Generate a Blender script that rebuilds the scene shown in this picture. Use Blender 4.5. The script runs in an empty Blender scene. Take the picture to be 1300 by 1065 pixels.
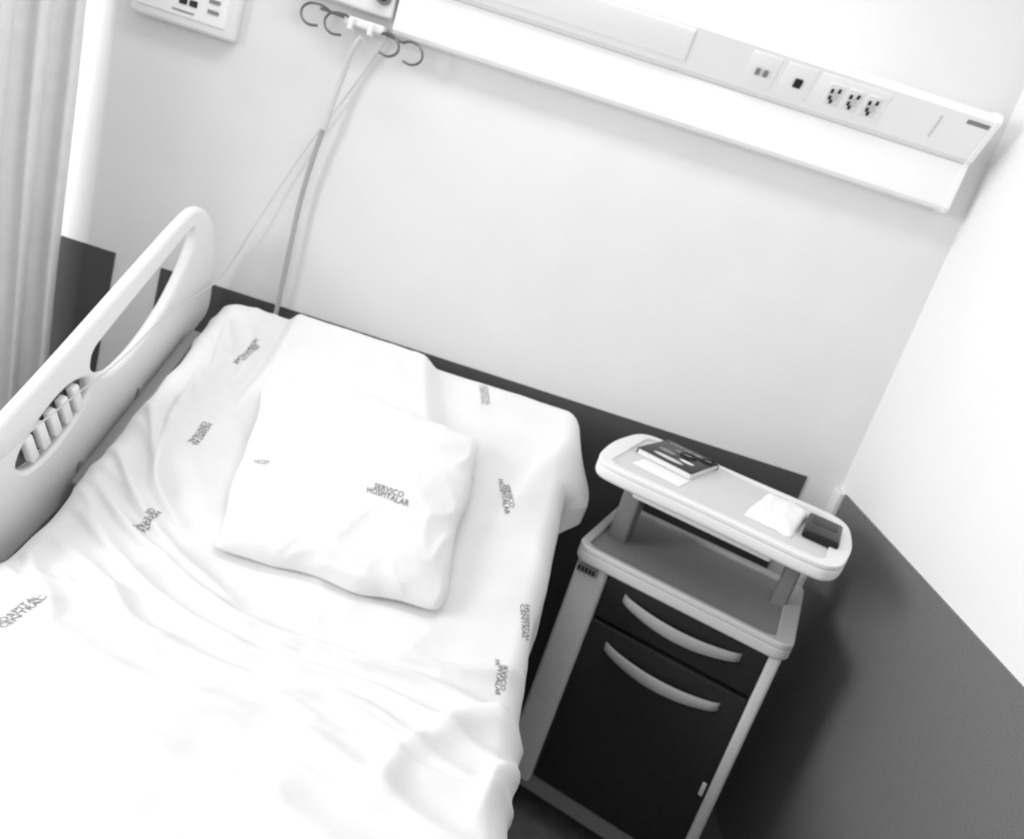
import bpy, bmesh, math, random
from mathutils import Vector, Matrix, noise
random.seed(3)
scn=bpy.context.scene
col=scn.collection

# ------------------------------------------------------------ materials
def mat(name,g,rough=.6,var=.0,vscale=8,bump=0.,bscale=60,spec=.3,metal=0.):
    m=bpy.data.materials.new(name);m.use_nodes=True
    nt=m.node_tree;b=nt.nodes['Principled BSDF']
    b.inputs['Roughness'].default_value=rough
    b.inputs['Metallic'].default_value=metal
    b.inputs['Specular IOR Level'].default_value=spec
    tc=nt.nodes.new('ShaderNodeTexCoord')
    nz=nt.nodes.new('ShaderNodeTexNoise');nz.inputs['Scale'].default_value=vscale;nz.inputs['Detail'].default_value=4
    nt.links.new(tc.outputs['Object'],nz.inputs['Vector'])
    cr=nt.nodes.new('ShaderNodeValToRGB')
    lo=max(0,g*(1-var));hi=min(1,g*(1+var))
    cr.color_ramp.elements[0].position=.3;cr.color_ramp.elements[0].color=(lo,lo,lo,1)
    cr.color_ramp.elements[1].position=.7;cr.color_ramp.elements[1].color=(hi,hi,hi,1)
    nt.links.new(nz.outputs['Fac'],cr.inputs['Fac'])
    nt.links.new(cr.outputs['Color'],b.inputs['Base Color'])
    if bump:
        n2=nt.nodes.new('ShaderNodeTexNoise');n2.inputs['Scale'].default_value=bscale;n2.inputs['Detail'].default_value=3
        nt.links.new(tc.outputs['Object'],n2.inputs['Vector'])
        bp=nt.nodes.new('ShaderNodeBump');bp.inputs['Strength'].default_value=bump;bp.inputs['Distance'].default_value=.002
        nt.links.new(n2.outputs['Fac'],bp.inputs['Height']);nt.links.new(bp.outputs['Normal'],b.inputs['Normal'])
    return m
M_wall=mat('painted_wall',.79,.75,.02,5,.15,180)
M_wall_lit=mat('painted_wall_right_lit',.88,.75,.01,5,.15,180)  # same wall paint, lightened: window light on this wall is in the colour
M_ceil=mat('ceiling_paint',.8,.9)
M_floor=mat('vinyl_floor',.16,.35,.15,30)
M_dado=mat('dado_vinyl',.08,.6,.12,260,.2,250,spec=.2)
M_dado_lit=mat('dado_vinyl_right_lit',.18,.55,.10,260,.2,250,spec=.25)  # same vinyl as the back dado, its brighter lighting put into the grey
M_white=mat('white_plastic',.82,.4,.01,6)
M_rail=mat('rail_plastic',.90,.38,.01,6)
M_sheet=mat('cotton_sheet',.81,.85,.015,12,.25,700,spec=.1)
M_pillow=mat('cotton_pillowcase',.84,.85,.01,12,.25,700,spec=.1)
M_ink=mat('ink_print',.22,.8)
M_inkl=mat('ink_print_faded',.38,.8)
M_matt=mat('mattress_cover',.1,.6)
M_steel=mat('painted_steel',.28,.35,.03,10,metal=.3)
M_chrome=mat('hook_metal',.16,.3,metal=.7)
M_dark=mat('dark_plastic',.02,.4,.1)
M_front=mat('charcoal_drawer_laminate',.020,.5,.15,60,spec=.25)
M_cab=mat('cabinet_body_grey',.62,.45,.03,200)
M_top=mat('speckled_laminate',.34,.5,.22,420,spec=.3)
M_tray=mat('tray_laminate',.66,.5,.08,420)
M_grey=mat('grey_plastic',.25,.4)
M_slot=mat('slot_recess',.14,.5)
M_handle=mat('handle_grey',.36,.4)
M_unit=mat('headwall_enamel',.93,.35,.005)
M_diff=mat('lamp_diffuser',.98,.3)
M_curt=mat('curtain_fabric',.87,.9,.03,30,.3,500,spec=.1)
M_tube=mat('tube_plastic',.42,.4)
M_cord=mat('cord_plastic',.66,.4)
M_blk=mat('black_cover',.012,.3)
M_paper=mat('paper',.88,.8)
M_tissue=mat('tissue_wrap',.92,.5,.01,20,.5,40)
M_glass=mat('window_frame_white',.8,.4)
M_seam=mat('seam_grey',.62,.6)

# ------------------------------------------------------------ helpers
def empty(name,loc=(0,0,0)):
    e=bpy.data.objects.new(name,None);e.location=loc;col.objects.link(e);e.empty_display_size=.1
    return e
def mesh_obj(name,verts,faces,m,parent=None,smooth=False,mw=None):
    me=bpy.data.meshes.new(name);me.from_pydata([tuple(v) for v in verts],[],faces);me.update()
    if smooth:
        for p in me.polygons:p.use_smooth=True
    ob=bpy.data.objects.new(name,me);col.objects.link(ob)
    if m:me.materials.append(m)
    if mw is not None:ob.matrix_world=mw
    if parent:ob.parent=parent
    return ob
def box(name,lo,hi,m,parent=None,bev=0.,mw=None,seg=3):
    bm=bmesh.new();bmesh.ops.create_cube(bm,size=1)
    for v in bm.verts:
        v.co=Vector([(lo[i]+hi[i])/2+v.co[i]*(hi[i]-lo[i]) for i in range(3)])
    if bev:
        bmesh.ops.bevel(bm,geom=bm.edges[:],offset=bev,segments=seg,profile=.5,affect='EDGES')
    me=bpy.data.meshes.new(name);bm.to_mesh(me);bm.free()
    if bev:
        for p in me.polygons:p.use_smooth=True
    ob=bpy.data.objects.new(name,me);col.objects.link(ob);me.materials.append(m)
    if bev:
        me.set_sharp_from_angle(angle=math.radians(50))
    if mw is not None:ob.matrix_world=mw
    if parent:ob.parent=parent
    return ob
def cyl(name,p0,p1,r,m,parent=None,seg=24,bev=0):
    p0=Vector(p0);p1=Vector(p1);d=p1-p0
    bm=bmesh.new();bmesh.ops.create_cone(bm,cap_ends=True,segments=seg,radius1=r,radius2=r,depth=d.length)
    if bev:
        es=[e for e in bm.edges if abs(e.verts[0].co.z-e.verts[1].co.z)<1e-6]
        bmesh.ops.bevel(bm,geom=es,offset=bev,segments=2,profile=.5,affect='EDGES')
    q=Vector((0,0,1)).rotation_difference(d.normalized())
    bm.transform(Matrix.Translation((p0+p1)/2)@q.to_matrix().to_4x4())
    me=bpy.data.meshes.new(name);bm.to_mesh(me);bm.free()
    for p in me.polygons:p.use_smooth=True
    me.set_sharp_from_angle(angle=math.radians(50))
    ob=bpy.data.objects.new(name,me);col.objects.link(ob);me.materials.append(m)
    if parent:ob.parent=parent
    return ob
def to_mesh(ob,name,m,parent=None):
    dg=bpy.context.evaluated_depsgraph_get();dg.update()
    me=bpy.data.meshes.new_from_object(ob.evaluated_get(dg));mw=ob.matrix_world.copy()
    bpy.data.objects.remove(ob)
    me.materials.clear();me.materials.append(m)
    for p in me.polygons:p.use_smooth=True
    me.set_sharp_from_angle(angle=math.radians(45))
    o=bpy.data.objects.new(name,me);col.objects.link(o);o.matrix_world=mw
    if parent:o.parent=parent
    return o
def tube(name,pts,r,m,parent=None,cyclic=False,res=8):
    cu=bpy.data.curves.new(name,'CURVE');cu.dimensions='3D';cu.bevel_depth=r;cu.bevel_resolution=3;cu.resolution_u=res
    sp=cu.splines.new('BEZIER');sp.bezier_points.add(len(pts)-1)
    for i,p in enumerate(pts):
        bp=sp.bezier_points[i];bp.co=p;bp.handle_left_type=bp.handle_right_type='AUTO'
    sp.use_cyclic_u=cyclic;cu.use_fill_caps=True
    ob=bpy.data.objects.new(name,cu);col.objects.link(ob)
    return to_mesh(ob,name,m,parent)
def chaikin(P,n):
    for _ in range(n):
        Q=[]
        for i in range(len(P)):
            a=P[i];b=P[(i+1)%len(P)]
            Q.append((a[0]*.8+b[0]*.2,a[1]*.8+b[1]*.2));Q.append((a[0]*.2+b[0]*.8,a[1]*.2+b[1]*.8))
        P=Q
    return P
def plate(name,loops,extr,bev,m,mw,parent=None,smooth_pts=True):
    cu=bpy.data.curves.new(name,'CURVE');cu.dimensions='2D';cu.fill_mode='BOTH';cu.extrude=extr;cu.bevel_depth=bev;cu.bevel_resolution=3
    cu.offset=-bev
    for L in loops:
        sp=cu.splines.new('POLY');P=chaikin(L,3) if smooth_pts else L
        sp.points.add(len(P)-1)
        for i,p in enumerate(P):sp.points[i].co=(p[0],p[1],0,1)
        sp.use_cyclic_u=True
    ob=bpy.data.objects.new(name,cu);col.objects.link(ob)
    o=to_mesh(ob,name,m,None);o.matrix_world=mw
    if parent:o.parent=parent
    return o
def rrect(x0,y0,x1,y1,r,n=8):
    P=[]
    for cx,cy,a0 in ((x1-r,y1-r,0),(x0+r,y1-r,90),(x0+r,y0+r,180),(x1-r,y0+r,270)):
        for i in range(n+1):
            a=math.radians(a0+90*i/n);P.append((cx+r*math.cos(a),cy+r*math.sin(a)))
    return P
YZ=Matrix(((0,0,1,0),(1,0,0,0),(0,1,0,0),(0,0,0,1)))   # local x->Y, y->Z, z->X

# ------------------------------------------------------------ room
XR=.936;XL=-2.5;YF=-4.2;H=2.7
box('wall_back',(XL-.1,0,0),(XR+.1,.1,H),M_wall)
box('wall_right',(XR,YF,0),(XR+.1,0,H),M_wall_lit)
box('floor',(XL-.1,YF,-.1),(XR+.1,.1,0),M_floor)
box('ceiling',(XL-.1,YF,H),(XR+.1,.1,H+.1),M_ceil)
wl=empty('wall_left')
wy0,wy1,wz0,wz1=-3.0,-.9,.9,2.3
for n,(a,b,c,d) in {'below_window':(YF,0,0,wz0),'above_window':(YF,0,wz1,H),'front_pier':(YF,wy0,wz0,wz1),'back_pier':(wy1,0,wz0,wz1)}.items():
    box(n,(XL-.1,a,c),(XL,b,d),M_wall,wl)
wn=empty('window_1')
for n,(a,b,c,d) in {'sill':(wy0,wy1,wz0,wz0+.05),'head':(wy0,wy1,wz1-.05,wz1),'jamb_1':(wy0,wy0+.05,wz0,wz1),'jamb_2':(wy1-.05,wy1,wz0,wz1),'mullion':(-1.98,-1.92,wz0,wz1)}.items():
    box(n,(XL-.08,a,c),(XL-.02,b,d),M_glass,wn,.004)
dd=empty('trim_1')
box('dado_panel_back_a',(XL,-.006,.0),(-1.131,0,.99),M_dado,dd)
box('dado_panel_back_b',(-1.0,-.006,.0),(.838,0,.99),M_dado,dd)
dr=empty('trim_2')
box('dado_panel_right',(XR-.006,YF,.0),(XR,-.05,.988),M_dado_lit,dr)
box('corner_guard',(XR-.018,-.045,0),(XR,0,.985),M_wall,dr,.003)

# ------------------------------------------------------------ bed
bed=empty('hospital_bed',(-.285,-1.2,0))
def addp(o,p):
    mw=o.matrix_world.copy();o.parent=p;o.matrix_parent_inverse=p.matrix_world.inverted();o.matrix_world=mw;return o
bpy.context.view_layer.update()
XC=-.285;HW=.485;R0=.045
dv=.005;tab=[]
Y,Z=-.085,1.0
for i in range(460):
    v=i*dv
    t=min(1,max(0,(v-.62)/.3));t=t*t*(3-2*t)
    th=math.radians(30.)*(1-t)
    tab.append((Y,Z,th));Y-=math.cos(th)*dv;Z-=math.sin(th)*dv
def base(v):
    f=max(0,min(len(tab)-2,v/dv));i=int(f);f-=i
    a,b=tab[i],tab[i+1]
    return tuple(a[k]*(1-f)+b[k]*f for k in range(3))
def edge(e,r):
    if e<=0:return 0,0
    if e<r*math.pi/2:
        a=e/r;return r*math.sin(a),r*(1-math.cos(a))
    return r,r+e-r*math.pi/2
def rid(x,y,z=0.):
    return (1-min(1,abs(noise.noise(Vector((x,y,z))))*2.2))**2
def fold(u,v,pts,wd,amp):
    best=9;tt=0;sg=1
    n=len(pts)-1
    for i in range(n):
        ax,ay=pts[i];bx,by=pts[i+1]
        dx,dy=bx-ax,by-ay
        t=max(0,min(1,((u-ax)*dx+(v-ay)*dy)/(dx*dx+dy*dy)))
        ex,ey=u-ax-t*dx,v-ay-t*dy
        d=math.hypot(ex,ey)
        if d<best:
            best=d;tt=(i+t)/n;sg=1 if dx*ey-dy*ex>0 else -1
    if best>wd*4:return 0
    taper=min(1,tt*5,(1-tt)*5)
    k=best/(wd*(.65 if sg>0 else 1.4))
    return amp*math.exp(-k*k)*max(.0,taper)
FOLDS=[
 ([(-.49,.62),(-.30,.74),(-.05,.83),(.22,.87),(.48,.86)],.014,.022),
 ([(-.49,.70),(-.28,.83),(0,.90),(.25,.93),(.48,.96)],.014,.020),
 ([(-.48,.80),(-.2,.92),(.1,.98),(.45,1.02)],.016,.018),
 ([(-.49,.52),(-.36,.64),(-.22,.74),(-.05,.79)],.013,.018),
 ([(-.49,.38),(-.38,.52),(-.28,.66)],.013,.015),
 ([(-.42,.97),(-.1,1.03),(.2,1.08),(.46,1.15)],.02,.016),
 ([(-.3,1.1),(0,1.16),(.3,1.2)],.025,.015),
 ([(-.47,.06),(-.41,.24),(-.38,.42)],.016,.015),
 ([(-.37,.04),(-.345,.2),(-.34,.40)],.018,.012),
 ([(-.44,.20),(-.40,.42),(-.33,.60),(-.2,.70)],.013,.014),
 ([(.48,.72),(.36,.80),(.2,.83)],.014,.018),
 ([(.48,.80),(.38,.90),(.30,1.02),(.28,1.15)],.015,.019),
 ([(.48,.10),(.40,.25),(.36,.45)],.03,.009),
 ([(.48,.90),(.42,.98),(.40,1.1)],.015,.018),
 ([(-.5,.85),(-.42,.92),(-.3,.97)],.016,.016),
 ([(-.2,.79),(.0,.86),(.1,.875)],.010,.012),
 ([(.05,.93),(.2,.975),(.33,.98)],.010,.012),
 ([(-.1,.95),(.05,.99),(.2,1.03)],.010,.010),
 ([(-.35,.87),(-.2,.94),(-.1,.96)],.010,.010),
]
def sm(x):
    x=max(0,min(1,x));return x*x*(3-2*x)
def lump(u,v):
    # flat under-pillow below the sheet near the head of the bed
    a=sm((u+.315)/.05)*sm((.115+.10*(v/.3)-u)/.07)
    b=sm((v+.02)/.05)*sm((.42-v)/.12)
    return .042*a*b
def wr(u,v):
    wx=.05*noise.noise(Vector((u*3,v*3,5)));wy=.04*noise.noise(Vector((u*3,v*3,9)))
    uu,vv=u+wx,v+wy
    W=math.exp(-((v-.9)/.24)**2)
    L=math.exp(-((u+.42)/.13)**2)
    w=.007*noise.noise(Vector((uu*4,vv*4,1)))+.003*noise.noise(Vector((uu*14,vv*14,2)))
    w+=W*.012*rid(uu*2.0-vv*.8,vv*9+uu*2,3)
    w+=L*.010*rid(uu*5,vv*9-uu*6,7)
    w+=.005*rid(uu*3+vv,vv*4,11)
    w+=lump(uu,vv)
    for F in FOLDS:w+=fold(uu,vv,*F)
    return w
def S(u,v,off=0.):
    eu=abs(u)-(HW-R0);su=1 if u>0 else -1
    ou,du=edge(eu,R0)
    ev=R0-v
    ov,dvv=edge(ev,R0)
    y,z,th=base(max(v,R0))
    ty,tz=-math.cos(th),-math.sin(th);ny,nz=-math.sin(th),math.cos(th)
    x=XC+su*(min(abs(u),HW-R0)+ou)
    w=wr(u,v)+off
    hang=min(1,max(0,du-.02)/.12)
    fl=(.018*noise.noise(Vector((su*3,v*7,du*2)))+.012)*hang
    x+=su*(fl+w*min(1,du/R0))
    top=w*(1-min(1,du/R0))
    if v<R0:
        y+=-ty*ov*1.0;z+=-tz*ov
        k=1-min(1,dvv/R0)
        top*=k
    y+=ny*(top-dvv);z+=nz*(top-dvv)-du
    # corner flap at the head on the aisle side
    if su>0:
        g=sm((v+.02)/.22)*sm((.265-v)/.05)*min(1,du/.07)
        x+=.058*g
    return Vector((x,min(y,-.03),z))
NU,NV=270,440
u0,u1=-(HW+.10),HW+.27
v0,v1=-.06,2.12
verts=[];faces=[]
for j in range(NV+1):
    v=v0+(v1-v0)*j/NV
    hem=.07*noise.noise(Vector((3.3,v*3,0)))+.03*noise.noise(Vector((8,v*11,0)))
    hv=min(1,max(0.35,(v)/.5))
    for i in range(NU+1):
        s=i/NU
        u=u0+(u1-u0)*s
        if u>HW:u=HW+(u-HW)*(hv+hem*3)
        verts.append(S(u,v))
for j in range(NV):
    for i in range(NU):
        a=j*(NU+1)+i
        faces.append((a,a+NU+1,a+NU+2,a+1))
sheet=mesh_obj('bed_sheet',verts,faces,M_sheet,None,True)
mod=sheet.modifiers.new('thick','SOLIDIFY');mod.thickness=.003;mod.offset=-1
addp(sheet,bed)
vs=[];fs=[]
rows=60
for j in range(rows+1):
    v=.02+2.07*j/rows
    y,z,th=base(v);ny,nz=-math.sin(th),math.cos(th)
    for (x,d) in ((-HW+.02,.018),(HW-.02,.018),(HW-.02,.14),(-HW+.02,.14)):
        vs.append((XC+x,y-ny*d,z-nz*d))
for j in range(rows):
    for k in range(4):
        a=j*4+k;b=j*4+(k+1)%4
        fs.append((a,b,b+4,a+4))
fs.append((0,3,2,1));n=rows*4;fs.append((n,n+1,n+2,n+3))
addp(mesh_obj('mattress',vs,fs,M_matt),bed)
vs=[];fs=[]
for j in range(rows+1):
    v=.03+2.05*j/rows
    y,z,th=base(v);ny,nz=-math.sin(th),math.cos(th)
    for (x,d) in ((-HW-.0,.142),(HW,.142),(HW,.175),(-HW-.0,.175)):
        vs.append((XC+x,y-ny*d,z-nz*d))
for j in range(rows):
    for k in range(4):
        a=j*4+k;b=j*4+(k+1)%4
        fs.append((a,b,b+4,a+4))
fs.append((0,3,2,1));fs.append((n,n+1,n+2,n+3))
addp(mesh_obj('platform',vs,fs,M_steel),bed)
for sx in (-1,1):
    addp(box('chassis_rail',(XC+sx*.34-.025,-2.1,.3),(XC+sx*.34+.025,-.2,.36),M_steel,None,.006),bed)
    for yy in (-.35,-1.95):
        addp(cyl('caster_stem',(XC+sx*.34,yy,.12),(XC+sx*.34,yy,.31),.02,M_steel),bed)
        addp(cyl('caster_wheel',(XC+sx*.34-.02,yy,.065),(XC+sx*.34+.02,yy,.065),.065,M_dark,None,24,.008),bed)
    for yy in (-.9,-1.6):
        addp(box('lift_leg',(XC+sx*.3-.02,yy-.03,.34),(XC+sx*.3+.02,yy+.03,.46),M_steel,None,.004),bed)
addp(box('cross_beam',(XC-.36,-.5,.3),(XC+.36,-.44,.35),M_steel,None,.006),bed)
addp(box('cross_beam_b',(XC-.36,-1.9,.3),(XC+.36,-1.84,.35),M_steel,None,.006),bed)
fb=plate('footboard',[rrect(XC-.46,.32,XC+.46,.80,.09),rrect(XC-.3,.68,XC+.3,.74,.028)],.012,.008,M_rail,
   Matrix(((1,0,0,0),(0,0,-1,-2.24),(0,1,0,0),(0,0,0,1))),None,False)
addp(fb,bed)

# side rail
outer=[(-.235,1.208),(-.19,1.212),(-.135,1.185),(-.09,1.13),(-.06,1.04),(-.04,.955),(-.05,.915),(-.10,.885),(-.20,.812),(-.30,.722),(-.385,.645),(-.47,.60),(-.577,.56),(-.66,.532),(-.76,.498),(-.86,.468),(-.93,.47),(-.985,.52),(-.99,.60),(-.96,.685),(-.90,.752),(-.796,.825),(-.70,.888),(-.607,.952),(-.49,1.035),(-.372,1.118),(-.29,1.175)]
open1=[(-.215,1.165),(-.245,1.150),(-.30,1.107),(-.41,1.025),(-.505,.952),(-.548,.918),(-.545,.875),(-.50,.853),(-.455,.850),(-.39,.882),(-.33,.928),(-.275,.985),(-.228,1.06),(-.20,1.13)]
slot=[(-.735,.722),(-.725,.762),(-.685,.808),(-.642,.843),(-.60,.862),(-.552,.862),(-.535,.828),(-.56,.785),(-.605,.742),(-.65,.712),(-.70,.70)]
mw=YZ.copy();mw.translation=Vector((-.845,0,0))
rail=plate('side_rail',[outer,open1,slot],.004,.009,M_rail,mw);addp(rail,bed)
mw2=YZ.copy();mw2.translation=Vector((-.856,0,0))
addp(plate('slot_back',[slot],.001,.0,M_slot,mw2),bed)
for k in range(5):
    t=.13+.185*k
    cy=-.715+t*(.165);cz=.738+t*(.095)
    m4=Matrix.Translation((-.840,cy,cz))@Matrix.Rotation(math.radians(30),4,'X')
    addp(box('slot_bar',(-.01,-.0105,-.036),(.008,.0105,.032),M_diff,None,.004,mw=m4),bed)
for (ya,za,yb,zb) in ((-.33,.78,-.40,.62),(-.52,.66,-.58,.50)):
    addp(tube('rail_arm',[(-.825,ya,za),(-.80,(ya+yb)/2,(za+zb)/2-.02),(-.77,yb,zb)],.016,M_steel),bed)
m4=Matrix.Translation((-.805,-.36,.755))@Matrix.Rotation(math.radians(32),4,'X')
addp(box('rail_mount',(-.014,-.25,-.018),(.016,.25,.018),M_steel,None,.006,mw=m4),bed)
m4=Matrix.Translation((-.80,-.42,.68))@Matrix.Rotation(math.radians(32),4,'X')
addp(box('rail_mount_low',(-.014,-.2,-.025),(.016,.12,.025),M_dark,None,.006,mw=m4),bed)

# prints
sheetfn=lambda u,v:S(u,v,.0016)
def vb(Y):
    for i,t in enumerate(tab):
        if t[0]<=Y:return i*dv
    return 2
def print_on(fn,cu_,cv,angdeg,size,body,m,name,parent):
    cur=bpy.data.curves.new('t','FONT');cur.body=body;cur.size=size;cur.align_x='CENTER';cur.align_y='CENTER';cur.space_line=.75;cur.offset=size*.01
    cur.resolution_u=2
    o=bpy.data.objects.new('t',cur);col.objects.link(o)
    o=to_mesh(o,name,m,None)
    a=math.radians(angdeg)
    for vt in o.data.vertices:
        x,y=vt.co.x,vt.co.y
        du=x*math.cos(a)-y*math.sin(a);dn=x*math.sin(a)+y*math.cos(a)
        vt.co=fn(cu_+du,cv-dn)
    o.data.update()
    addp(o,parent);return o
PR=[(-.632,-.24,-96,.0165,M_ink),(-.613,-.47,-92,.0145,M_ink),(-.594,-.678,-92,.0145,M_ink),(.066,-.39,-68,.017,M_ink),
    (.175,-.626,-72,.016,M_ink),(-.058,-.14,-70,.0155,M_inkl),(.147,-.755,-80,.014,M_ink),(-.64,-.965,78,.018,M_ink)]
for k,(x,y,a,sz,m) in enumerate(PR):
    print_on(sheetfn,x-XC,vb(y),a,sz,"HOSPITAL\nCENTRAL" if k%3 else "SERVICO\nHOSPITALAR",m,'sheet_print',bed)

# ------------------------------------------------------------ pillow
def make_pillow(name,cor,thick,lift_t,lift_b,seed,amp=1.):
    TL,TR,BR,BL=[Vector((c[0]-XC,vb(c[1]))) for c in cor]
    def P(a,b,top=True,off=0):
        s=(a+1)/2;t=(b+1)/2
        q=(BL*(1-s)+BR*s)*(1-t)+(TL*(1-s)+TR*s)*t
        ctr=(TL+TR+BL+BR)/4
        pin=.03*((1-a*a)*b*b*b*b+(1-b*b)*a*a*a*a)+.05*(a*a*b*b)**4
        q=q+(ctr-q)*pin
        q=q+Vector((noise.noise(Vector((a*2.0,b*2.0,seed)))*.013,noise.noise(Vector((a*2.0,b*2.0,seed+5)))*.013))
        e=max(0,(1-a**4)*(1-b**4))
        h=thick*e**.6
        y,z,th=base(max(q.y,0));N=Vector((0,-math.sin(th),math.cos(th)))
        lift=lift_t*sm(t*1.15)+lift_b*(1-t)
        w=0
        if top:
            rimf=max(abs(a),abs(b))**4
            w=amp*(.007*noise.noise(Vector((a*1.6,b*1.6,seed)))+.0035*rid(a*1.6+b,b*2.2-a,seed+2)+.009*rid(a*3.2,b*3.2,seed+3)*rimf+.0012*noise.noise(Vector((a*7,b*7,seed))))*min(1,e*3+.15)
            # soft crease near the head end
            w-=.006*math.exp(-((b-.62-.12*a)/.09)**2)*math.exp(-((a+.25)/.55)**2)
            hh=lift+.014+h*.8+w+off
        else:
            hh=lift+.010-h*.08
        p=Vector((XC+q.x,y,z))+N*hh
        p.y=min(p.y,-.015)
        return p
    n=80;vs=[];fs=[]
    for top in (True,False):
        for j in range(n+1):
            for i in range(n+1):
                a=-1+2*i/n;b=-1+2*j/n
                a=math.sin(a*math.pi/2)*.35+a*.65;b=math.sin(b*math.pi/2)*.35+b*.65
                vs.append(P(a,b,top))
    K=(n+1)**2
    for j in range(n):
        for i in range(n):
            k=j*(n+1)+i
            fs.append((k,k+1,k+n+2,k+n+1))
            fs.append((K+k,K+k+n+1,K+k+n+2,K+k+1))
    rim=[i for i in range(n+1)]+[(j)*(n+1)+n for j in range(1,n+1)]+[n*(n+1)+i for i in range(n-1,-1,-1)]+[j*(n+1) for j in range(n-1,0,-1)]
    for i in range(len(rim)):
        a=rim[i];b=rim[(i+1)%len(rim)]
        fs.append((a,K+a,K+b,b))
    ob=mesh_obj(name,vs,fs,M_pillow,None,True)
    return ob,P
pil,PF=make_pillow('pillow',[(-.545,-.29),(-.025,-.295),(.010,-.675),(-.460,-.695)],.070,.034,.004,2.)
def ptext(ca,cb,ang,size,body,m):
    cur=bpy.data.curves.new('t','FONT');cur.body=body;cur.size=size;cur.align_x='CENTER';cur.align_y='CENTER';cur.space_line=.75;cur.offset=size*.01;cur.resolution_u=2
    o=bpy.data.objects.new('t',cur);col.objects.link(o);o=to_mesh(o,'pillow_print',m,None)
    a=math.radians(ang)
    for vt in o.data.vertices:
        x,y=vt.co.x,vt.co.y
        dx=x*math.cos(a)-y*math.sin(a);dy=x*math.sin(a)+y*math.cos(a)
        vt.co=PF(ca+dx/.24,cb+dy/.20,True,.0016)
    o.data.update();addp(o,pil)
ptext(.33,-.16,4,.0165,"SERVICO\nHOSPITALAR",M_ink)
ptext(-.78,-.20,0,.013,"HOSP",M_inkl)

# ------------------------------------------------------------ bedside cabinet (yawed)
bc=empty('bedside_cabinet')
A=math.radians(-21.1)
CM=Matrix.Translation((.263,-.362,0))@Matrix.Rotation(A,4,'Z')
W,D,HT=.50,.372,.76
def cb(name,lo,hi,m,bev=.004):
    return box(name,lo,hi,m,bc,bev,mw=CM)
cb('side_left',(0.006,.012,.10),(.086,D-.01,.735),M_cab,.012)
cb('side_right',(.468,.012,.10),(.494,D-.01,.735),M_cab,.008)
cb('back_panel',(.03,D-.02,.1),(.48,D-.008,.73),M_cab,.002)
cb('carcass',(.08,.04,.12),(.475,D-.02,.72),M_dark,.002)
cb('plinth',(.02,.03,.07),(.48,D-.02,.12),M_grey,.006)
cb('drawer_front',(.089,.016,.605),(.466,.045,.716),M_front,.006)
cb('door_front',(.089,.016,.13),(.466,.045,.597),M_front,.006)
def cplate(name,loops,z0,z1,bev,m,mw,parent):
    e=(z1-z0)/2-bev
    return plate(name,loops,e,bev,m,mw@Matrix.Translation((0,0,(z0+z1)/2)),parent,False)
cplate('top_slab',[rrect(-.004,-.004,W+.004,D+.002,.038)],.722,.752,.007,M_cab,CM,bc)
cplate('top_rim',[rrect(-.004,-.004,W+.004,D+.002,.038),rrect(.018,.014,W-.035,D-.02,.025)],.748,.764,.004,M_cab,CM,bc)
cplate('top_insert',[rrect(.014,.010,W-.03,D-.015,.025)],.7475,.7535,.001,M_top,CM,bc)
cb('brand_label',(.012,.0055,.696),(.064,.0125,.716),M_grey,.002)
for i in range(5):
    cb('label_glyph',(.016+.009*i,.0035,.700),(.022+.009*i,.0065,.712),M_dark,0)
def handle(zc):
    vs=[];fs=[];n=24
    x0,x1=.138,.418
    for i in range(n+1):
        t=i/n;x=x0+(x1-x0)*t
        s=math.sin(math.pi*t)
        zz=zc-.014*s
        yy=.016-.026*min(1,math.sin(math.pi*t)**.5*1.0)
        hw=.011+.005*s
        for (dy,dz) in ((0,-hw),(-.004,-hw*.7),(-.004,hw*.7),(0,hw),(.008,hw*.8),(.008,-hw*.8)):
            vs.append((x,yy+dy,zz+dz))
    for i in range(n):
        for k in range(6):
            a=i*6+k;b=i*6+(k+1)%6
            fs.append((a,b,b+6,a+6))
    fs.append((5,4,3,2,1,0));fs.append(tuple(n*6+k for k in range(6)))
    mesh_obj('drawer_handle',vs,fs,M_handle,bc,True,CM)
handle(.682);handle(.550)
cb('door_latch',(.452,.012,.33),(.462,.020,.365),M_cab,.002)
for x in (.05,.45):
    for y in (.05,.32):
        o=cyl('caster',(x-.012,y,.028),(x+.012,y,.028),.028,M_dark,None,20,.004);o.matrix_world=CM;o.parent=bc
        o=cyl('caster_stem',(x,y,.03),(x,y,.08),.01,M_steel);o.matrix_world=CM;o.parent=bc
cb('tray_post_left',(.030,.13,.74),(.078,.205,.93),M_grey,.008)
cb('tray_post_right',(.435,.20,.74),(.470,.27,.93),M_grey,.008)
# tray
TA=math.radians(-23.0)
TM=Matrix.Translation((.222,-.392,0))@Matrix.Rotation(TA,4,'Z')
TW,TD=.54,.385
out_t=chaikin([(.03,-.004),(.27,.006),(.51,-.004),(TW+.006,.04),(TW+.020,.19),(TW+.006,.34),(.51,TD),(.27,TD-.008),(.03,TD),(-.004,.34),(-.018,.19),(-.004,.04)],4)
cplate('tray_slab',[out_t],.941,.973,.010,M_white,TM,bc)
cplate('tray_insert',[rrect(.03,.028,TW-.03,TD-.028,.035)],.969,.9742,.001,M_tray,TM,bc)
cplate('tray_rim',[out_t,rrect(.028,.026,TW-.028,TD-.026,.036)],.968,.980,.003,M_white,TM,bc)
box('tray_carrier',(.06,.10,.905),(.46,.30,.945),M_grey,bc,.01,mw=TM)
box('tray_track',(.10,.045,.918),(.42,.11,.945),M_white,bc,.006,mw=TM)

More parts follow.
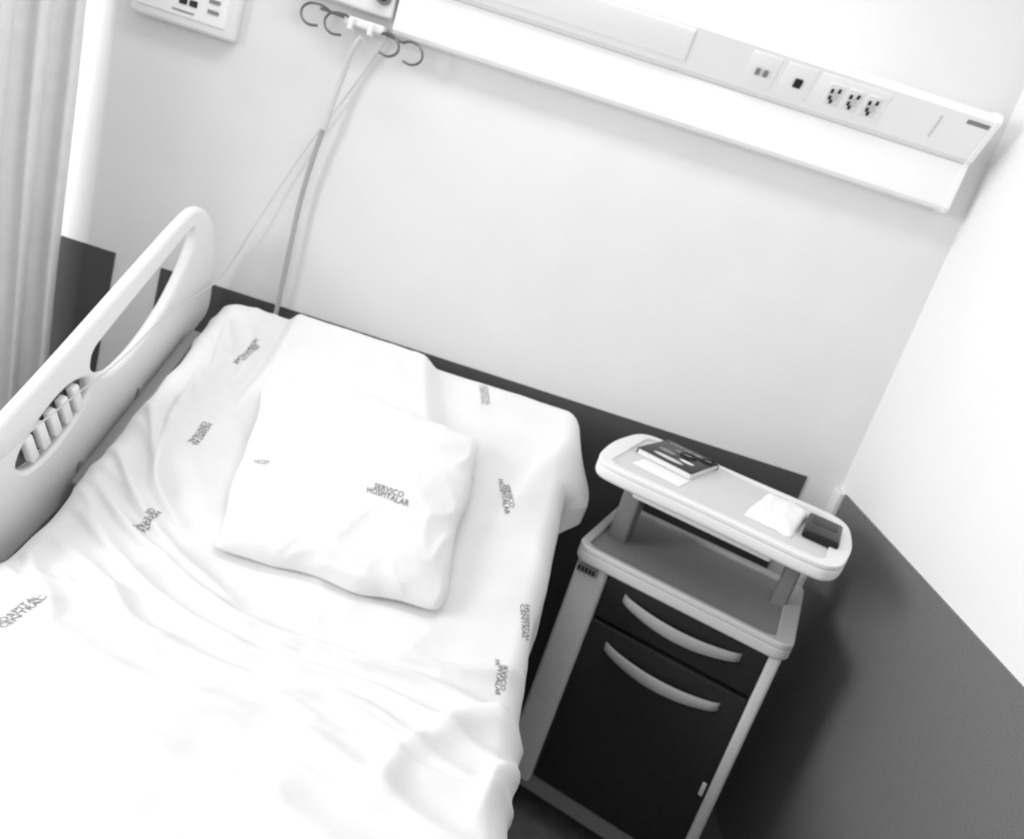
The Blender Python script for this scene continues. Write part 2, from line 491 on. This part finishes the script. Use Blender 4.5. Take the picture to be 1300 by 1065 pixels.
# items on tray
book=empty('book')
BM=Matrix.Translation((.448,-.195,.9750))@Matrix.Rotation(math.radians(-32),4,'Z')
bw,bl=.145,.185
box('pages',(-bw/2+.002,-bl/2+.002,.002),(bw/2-.003,bl/2-.002,.013),M_paper,book,.001,mw=BM)
box('cover_front',(-bw/2,-bl/2,.013),(bw/2,bl/2,.0148),M_blk,book,.0005,mw=BM)
box('cover_back',(-bw/2,-bl/2,.0),(bw/2,bl/2,.002),M_paper,book,.0005,mw=BM)
box('spine',(-bw/2-.001,-bl/2,0),(-bw/2+.001,bl/2,.0148),M_blk,book,.0005,mw=BM)
def flat_text(body,size,loc,rot,m,parent,mw):
    cur=bpy.data.curves.new('t','FONT');cur.body=body;cur.size=size;cur.align_x='CENTER';cur.align_y='CENTER'
    o=bpy.data.objects.new('t',cur);col.objects.link(o);o=to_mesh(o,'cover_title',m,None)
    o.matrix_world=mw@Matrix.Translation(loc)@Matrix.Rotation(rot,4,'Z');o.parent=parent
flat_text("CITY OF GLASS",.017,(0,.07,.0152),0,M_paper,book,BM)
for (x,y,rx,ry,g) in ((-.03,-.01,.024,.012,M_grey),(.03,-.025,.020,.010,M_white),(.0,.03,.028,.009,M_grey),(-.005,-.06,.04,.012,M_tray)):
    P=[(x+rx*math.cos(t*math.pi/10),y+ry*math.sin(t*math.pi/10)) for t in range(20)]
    mesh_obj('cover_art',[(a,b,.0151) for a,b in P],[tuple(range(20))],g,book,False,BM)
gl=empty('eyeglasses')
GM=BM@Matrix.Translation((.035,.045,.0168))@Matrix.Rotation(math.radians(35),4,'Z')
for sx in (-1,1):
    pts=[(sx*.027+.021*math.cos(t*math.pi/5),.015*math.sin(t*math.pi/5),0) for t in range(10)]
    o=tube('lens_rim',pts,.0018,M_blk,None,True,4);o.matrix_world=GM;o.parent=gl
    o=tube('temple',[(sx*.047,.004,0),(sx*.046,-.02,-.0003),(sx*.03,-.05,-.0003)],.0015,M_blk,None,False,4);o.matrix_world=GM;o.parent=gl
o=tube('bridge',[(-.007,.004,0),(0,.008,0),(.007,.004,0)],.0016,M_blk,None,False,4);o.matrix_world=GM;o.parent=gl
box('leaflet',(-.06,-.035,0),(.06,.035,.002),M_paper,None,.0005,mw=Matrix.Translation((.39,-.325,.9745))@Matrix.Rotation(math.radians(-30),4,'Z'))
# tissue packet
vs=[];fs=[];n=30
TMx=Matrix.Translation((.660,-.368,.9745))@Matrix.Rotation(math.radians(-28),4,'Z')
for s in (1,0):
    for j in range(n+1):
        for i in range(n+1):
            a=-1+2*i/n;b=-1+2*j/n
            e=(1-a**6)*(1-b**4)
            z=.003+(.022*max(e,0)**.5+.006*noise.noise(Vector((a*2,b*2,3))))*s if s else 0
            vs.append((a*.052*(1+.08*noise.noise(Vector((b*2,0,1)))),b*.105*(1+.06*noise.noise(Vector((a*2,0,4)))),z))
K=(n+1)**2
for j in range(n):
    for i in range(n):
        k=j*(n+1)+i;fs.append((k,k+1,k+n+2,k+n+1));fs.append((K+k,K+k+n+1,K+k+n+2,K+k+1))
rim=[i for i in range(n+1)]+[(j)*(n+1)+n for j in range(1,n+1)]+[n*(n+1)+i for i in range(n-1,-1,-1)]+[j*(n+1) for j in range(n-1,0,-1)]
for i in range(len(rim)):
    a=rim[i];b=rim[(i+1)%len(rim)];fs.append((a,K+a,K+b,b))
mesh_obj('tissue_packet',vs,fs,M_tissue,None,True,TMx)
ph=empty('mobile_phone')
PM=Matrix.Translation((.752,-.400,.9745))@Matrix.Rotation(math.radians(-23),4,'Z')
box('body',(-.038,-.072,0),(.038,.072,.02),M_blk,ph,.006,mw=PM)
box('screen',(-.028,-.005,.0195),(.028,.06,.0208),M_dark,ph,.001,mw=PM)

# ------------------------------------------------------------ headwall unit
hu=empty('bedhead_light_unit')
prof=[(0,1.962),(-.095,1.958),(-.112,1.950),(-.116,1.936),(-.062,1.855),(-.052,1.850),(-.050,1.742),(-.044,1.734),(0,1.734)]
x0,x1=-.535,.868
def extr(name,prof,x0,x1,m,parent):
    vs=[(x0,y,z) for y,z in prof]+[(x1,y,z) for y,z in prof];n=len(prof)
    fs=[(i,(i+1)%n,n+(i+1)%n,n+i) for i in range(n)]+[tuple(range(n))[::-1],tuple(range(n,2*n))]
    o=mesh_obj(name,vs,fs,m,parent)
    bm=bmesh.new();bm.from_mesh(o.data);bmesh.ops.recalc_face_normals(bm,faces=bm.faces);bm.to_mesh(o.data);bm.free()
    return o
extr('housing',prof,x0,x1-.012,M_unit,hu)
prof2=[(0,1.966),(-.095,1.962),(-.116,1.954),(-.121,1.936),(-.066,1.852),(-.056,1.847),(-.054,1.74),(-.046,1.730),(0,1.730)]
extr('end_cap',prof2,x1-.012,x1,M_unit,hu)
fa=Vector((0,-.062,1.855));fbv=Vector((0,-.116,1.936))
ey=(fbv-fa).normalized();ex=Vector((1,0,0));ez=ex.cross(ey)
if ez.y>0:ez=-ez
def FM(x,t,off=0.):
    p=fa.lerp(fbv,t)+ez*off
    e1=ex;e2=ez.cross(e1)
    return Matrix(((e1.x,e2.x,ez.x,x),(e1.y,e2.y,ez.y,p.y),(e1.z,e2.z,ez.z,p.z),(0,0,0,1)))
def fbox(name,xa,xb,ta,tb,h,m,bev=.0005,z0=0.):
    L=(fbv-fa).length;dt=(tb-ta)*L/2
    return box(name,(-(xb-xa)/2,-dt,z0),((xb-xa)/2,dt,h),m,hu,bev,mw=FM((xa+xb)/2,(ta+tb)/2))
fbox('lamp_diffuser',-.52,.15,.18,.92,.005,M_diff,.001)
fbox('module_plate_switch',.29,.36,.10,.90,.0015,M_unit)
fbox('module_plate_data',.375,.445,.10,.90,.0015,M_unit)
fbox('module_plate_power',.455,.62,.10,.90,.0015,M_unit)
extr('seam_long',[(-.0525,1.848),(-.0535,1.846),(-.0525,1.844),(-.051,1.846)],x0,x1-.012,M_seam,hu)
for x in (.317,.336):
    fbox('switch',x-.005,x+.005,.40,.56,.006,M_grey)
fbox('data_socket',.404,.423,.38,.60,.006,M_dark,.003)
for x in (.500,.545,.590):
    fbox('socket_plate',x-.018,x+.018,.24,.76,.004,M_white,.002)
    o=cyl('socket_well',(0,0,.003),(0,0,.0052),.012,M_seam,None,20);o.matrix_world=FM(x,.45);o.parent=hu
    for dx,dt in ((-.008,.58),(.008,.62),(.0,.34),(-.006,.42)):
        fbox('socket_pin',x+dx-.0030,x+dx+.0030,dt-.05,dt+.05,.0062,M_dark,0)
fbox('type_label',.80,.852,.80,.90,.0015,M_grey,0)
fbox('indicator',.742,.745,.25,.80,.002,M_seam,0)

gb=empty('medical_gas_outlet')
box('block',(-.785,-.05,1.762),(-.545,0,1.90),M_white,gb,.006)
cyl('outlet_ring',(-.572,-.050,1.805),(-.572,-.062,1.805),.020,M_grey,gb,24,.002)
cyl('outlet_knob',(-.572,-.060,1.805),(-.572,-.078,1.805),.013,M_dark,gb,24,.002)
cyl('outlet_ring_b',(-.70,-.050,1.83),(-.70,-.060,1.83),.022,M_grey,gb,24,.002)
hr=empty('hook_rail')
box('bracket',(-.655,-.050,1.722),(-.555,-.0,1.742),M_white,hr,.004)
tube('rail_bar',[(-.72,-.035,1.738),(-.68,-.04,1.736),(-.62,-.045,1.733),(-.54,-.045,1.725),(-.50,-.04,1.721)],.0035,M_chrome,hr)
def hook(x,sgn,z=1.735):
    tube('hook',[(x,-.045,z),(x+sgn*.022,-.06,z+.004),(x+sgn*.048,-.07,z-.006),(x+sgn*.056,-.07,z-.028),(x+sgn*.038,-.07,z-.046),(x+sgn*.012,-.065,z-.044)],.0030,M_chrome,hr)
hook(-.695,-1,1.739);hook(-.635,-1,1.735);hook(-.56,1,1.724);hook(-.50,1,1.722)
for x in (-.635,-.585):
    box('clip',(x-.006,-.060,1.710),(x+.006,-.035,1.738),M_white,hr,.002)

np_=empty('nurse_call_panel')
box('housing',(-1.185,-.035,1.600),(-.918,0,1.80),M_white,np_,.008)
box('inset',(-1.165,-.038,1.622),(-.94,-.034,1.79),M_unit,np_,.002)
for i in range(2):
    for j in range(3):
        box('key',(-1.062+.026*i,-.041,1.650+.022*j),(-1.042+.026*i,-.036,1.665+.022*j),M_dark,np_,.002)
for j in range(3):
    box('key_wide',(-.988,-.041,1.648+.024*j),(-.960,-.036,1.657+.024*j),M_grey,np_,.001)
cyl('speaker',(-1.115,-.034,1.675),(-1.115,-.042,1.675),.022,M_cab,np_,24,.002)
box('text_strip',(-1.075,-.0395,1.632),(-1.02,-.0375,1.636),M_grey,np_)

ot=empty('oxygen_tube')
tube('upper_hose',[(-.60,-.066,1.70),(-.613,-.060,1.67),(-.628,-.045,1.60),(-.644,-.04,1.488)],.0065,M_cord,ot)
tube('lower_hose',[(-.644,-.04,1.490),(-.655,-.035,1.40),(-.663,-.032,1.30),(-.662,-.032,1.15),(-.660,-.03,.99),(-.66,-.028,.8)],.0065,M_tube,ot)
cyl('connector',(-.6405,-.04,1.505),(-.6455,-.04,1.468),.009,M_cord,ot)
cc=empty('nurse_call_cord')
tube('cord',[(-.554,-.012,1.715),(-.60,-.014,1.60),(-.686,-.018,1.406),(-.76,-.03,1.20),(-.816,-.05,1.03),(-.818,-.13,1.0),(-.822,-.28,.965),(-.822,-.457,.885),(-.822,-.60,.84),(-.822,-.787,.775),(-.822,-.93,.70)],.0018,M_cord,cc)

# ------------------------------------------------------------ curtain
vs=[];fs=[];nu,nv=300,40
for j in range(nv+1):
    t=j/nv;z=2.55-2.4*t
    for i in range(nu+1):
        s=i/nu
        ph_=s*2*math.pi*12+.8*math.sin(s*9)
        amp=.028*(.75+.35*math.sin(s*13+1))*(.8+.3*t)
        bx=-1.315+.10*t*t-.36*s;by=-.05-1.0*s
        nx,ny=.94,-.34
        d=amp*math.sin(ph_+.35*math.sin(t*3+s*5))+.008*noise.noise(Vector((s*12,t*3,0)))
        vs.append((bx+nx*d,min(-.012,by+ny*d*.5+.012*math.cos(ph_*2)),z))
for j in range(nv):
    for i in range(nu):
        a=j*(nu+1)+i;fs.append((a,a+1,a+nu+2,a+nu+1))
cur_=empty('privacy_curtain')
o=mesh_obj('cloth',vs,fs,M_curt,cur_,True)
sm_=o.modifiers.new('s','SOLIDIFY');sm_.thickness=.002
cyl('track',(-1.325,-.02,2.58),(-1.70,-1.1,2.58),.014,M_white,cur_)
for k in range(2):
    yy=-.1-.9*k;xx=-1.325-.36*((-yy-.02)/1.08)
    cyl('track_drop',(xx,yy,2.58),(xx,yy,2.7),.008,M_white,cur_)

# ------------------------------------------------------------ lights
def area(name,loc,target,sx,sy,e):
    l=bpy.data.lights.new(name,'AREA');l.shape='RECTANGLE';l.size=sx;l.size_y=sy;l.energy=e
    o=bpy.data.objects.new(name,l);col.objects.link(o);o.location=loc
    d=Vector(target)-Vector(loc);o.rotation_euler=d.to_track_quat('-Z','Y').to_euler();return o
area('window_light',(XL+.03,-1.6,1.65),(0.5,-.7,1.0),1.4,1.1,64)
area('ceiling_lamp',(-.2,-.6,2.66),(-.2,-.8,0),1.2,.3,11)
w=bpy.data.worlds.new('world');scn.world=w;w.use_nodes=True
w.node_tree.nodes['Background'].inputs[0].default_value=(1,1,1,1)
w.node_tree.nodes['Background'].inputs[1].default_value=.72
scn.view_settings.view_transform='Standard'
scn.view_settings.look='None'

# ------------------------------------------------------------ camera
f=966.;p=math.radians(14.5);r=math.radians(17.9)
R_=Vector((1,0,0));U_=Vector((0,math.sin(p),math.cos(p)));F_=Vector((0,math.cos(p),-math.sin(p)))
cx=R_*math.cos(r)+U_*math.sin(r);cy=-R_*math.sin(r)+U_*math.cos(r);cz=-F_
cd=bpy.data.cameras.new('camera');cam=bpy.data.objects.new('camera',cd);col.objects.link(cam)
m=Matrix.Identity(4)
for i in range(3):m[i][0]=cx[i];m[i][1]=cy[i];m[i][2]=cz[i]
m.translation=Vector((0,-2,1.5));cam.matrix_world=m
cd.sensor_width=36;cd.lens=f/1300*36;cd.shift_y=-45.5/1300;cd.clip_start=.02
cd.dof.use_dof=True;cd.dof.focus_distance=.9;cd.dof.aperture_fstop=5.6
scn.camera=cam
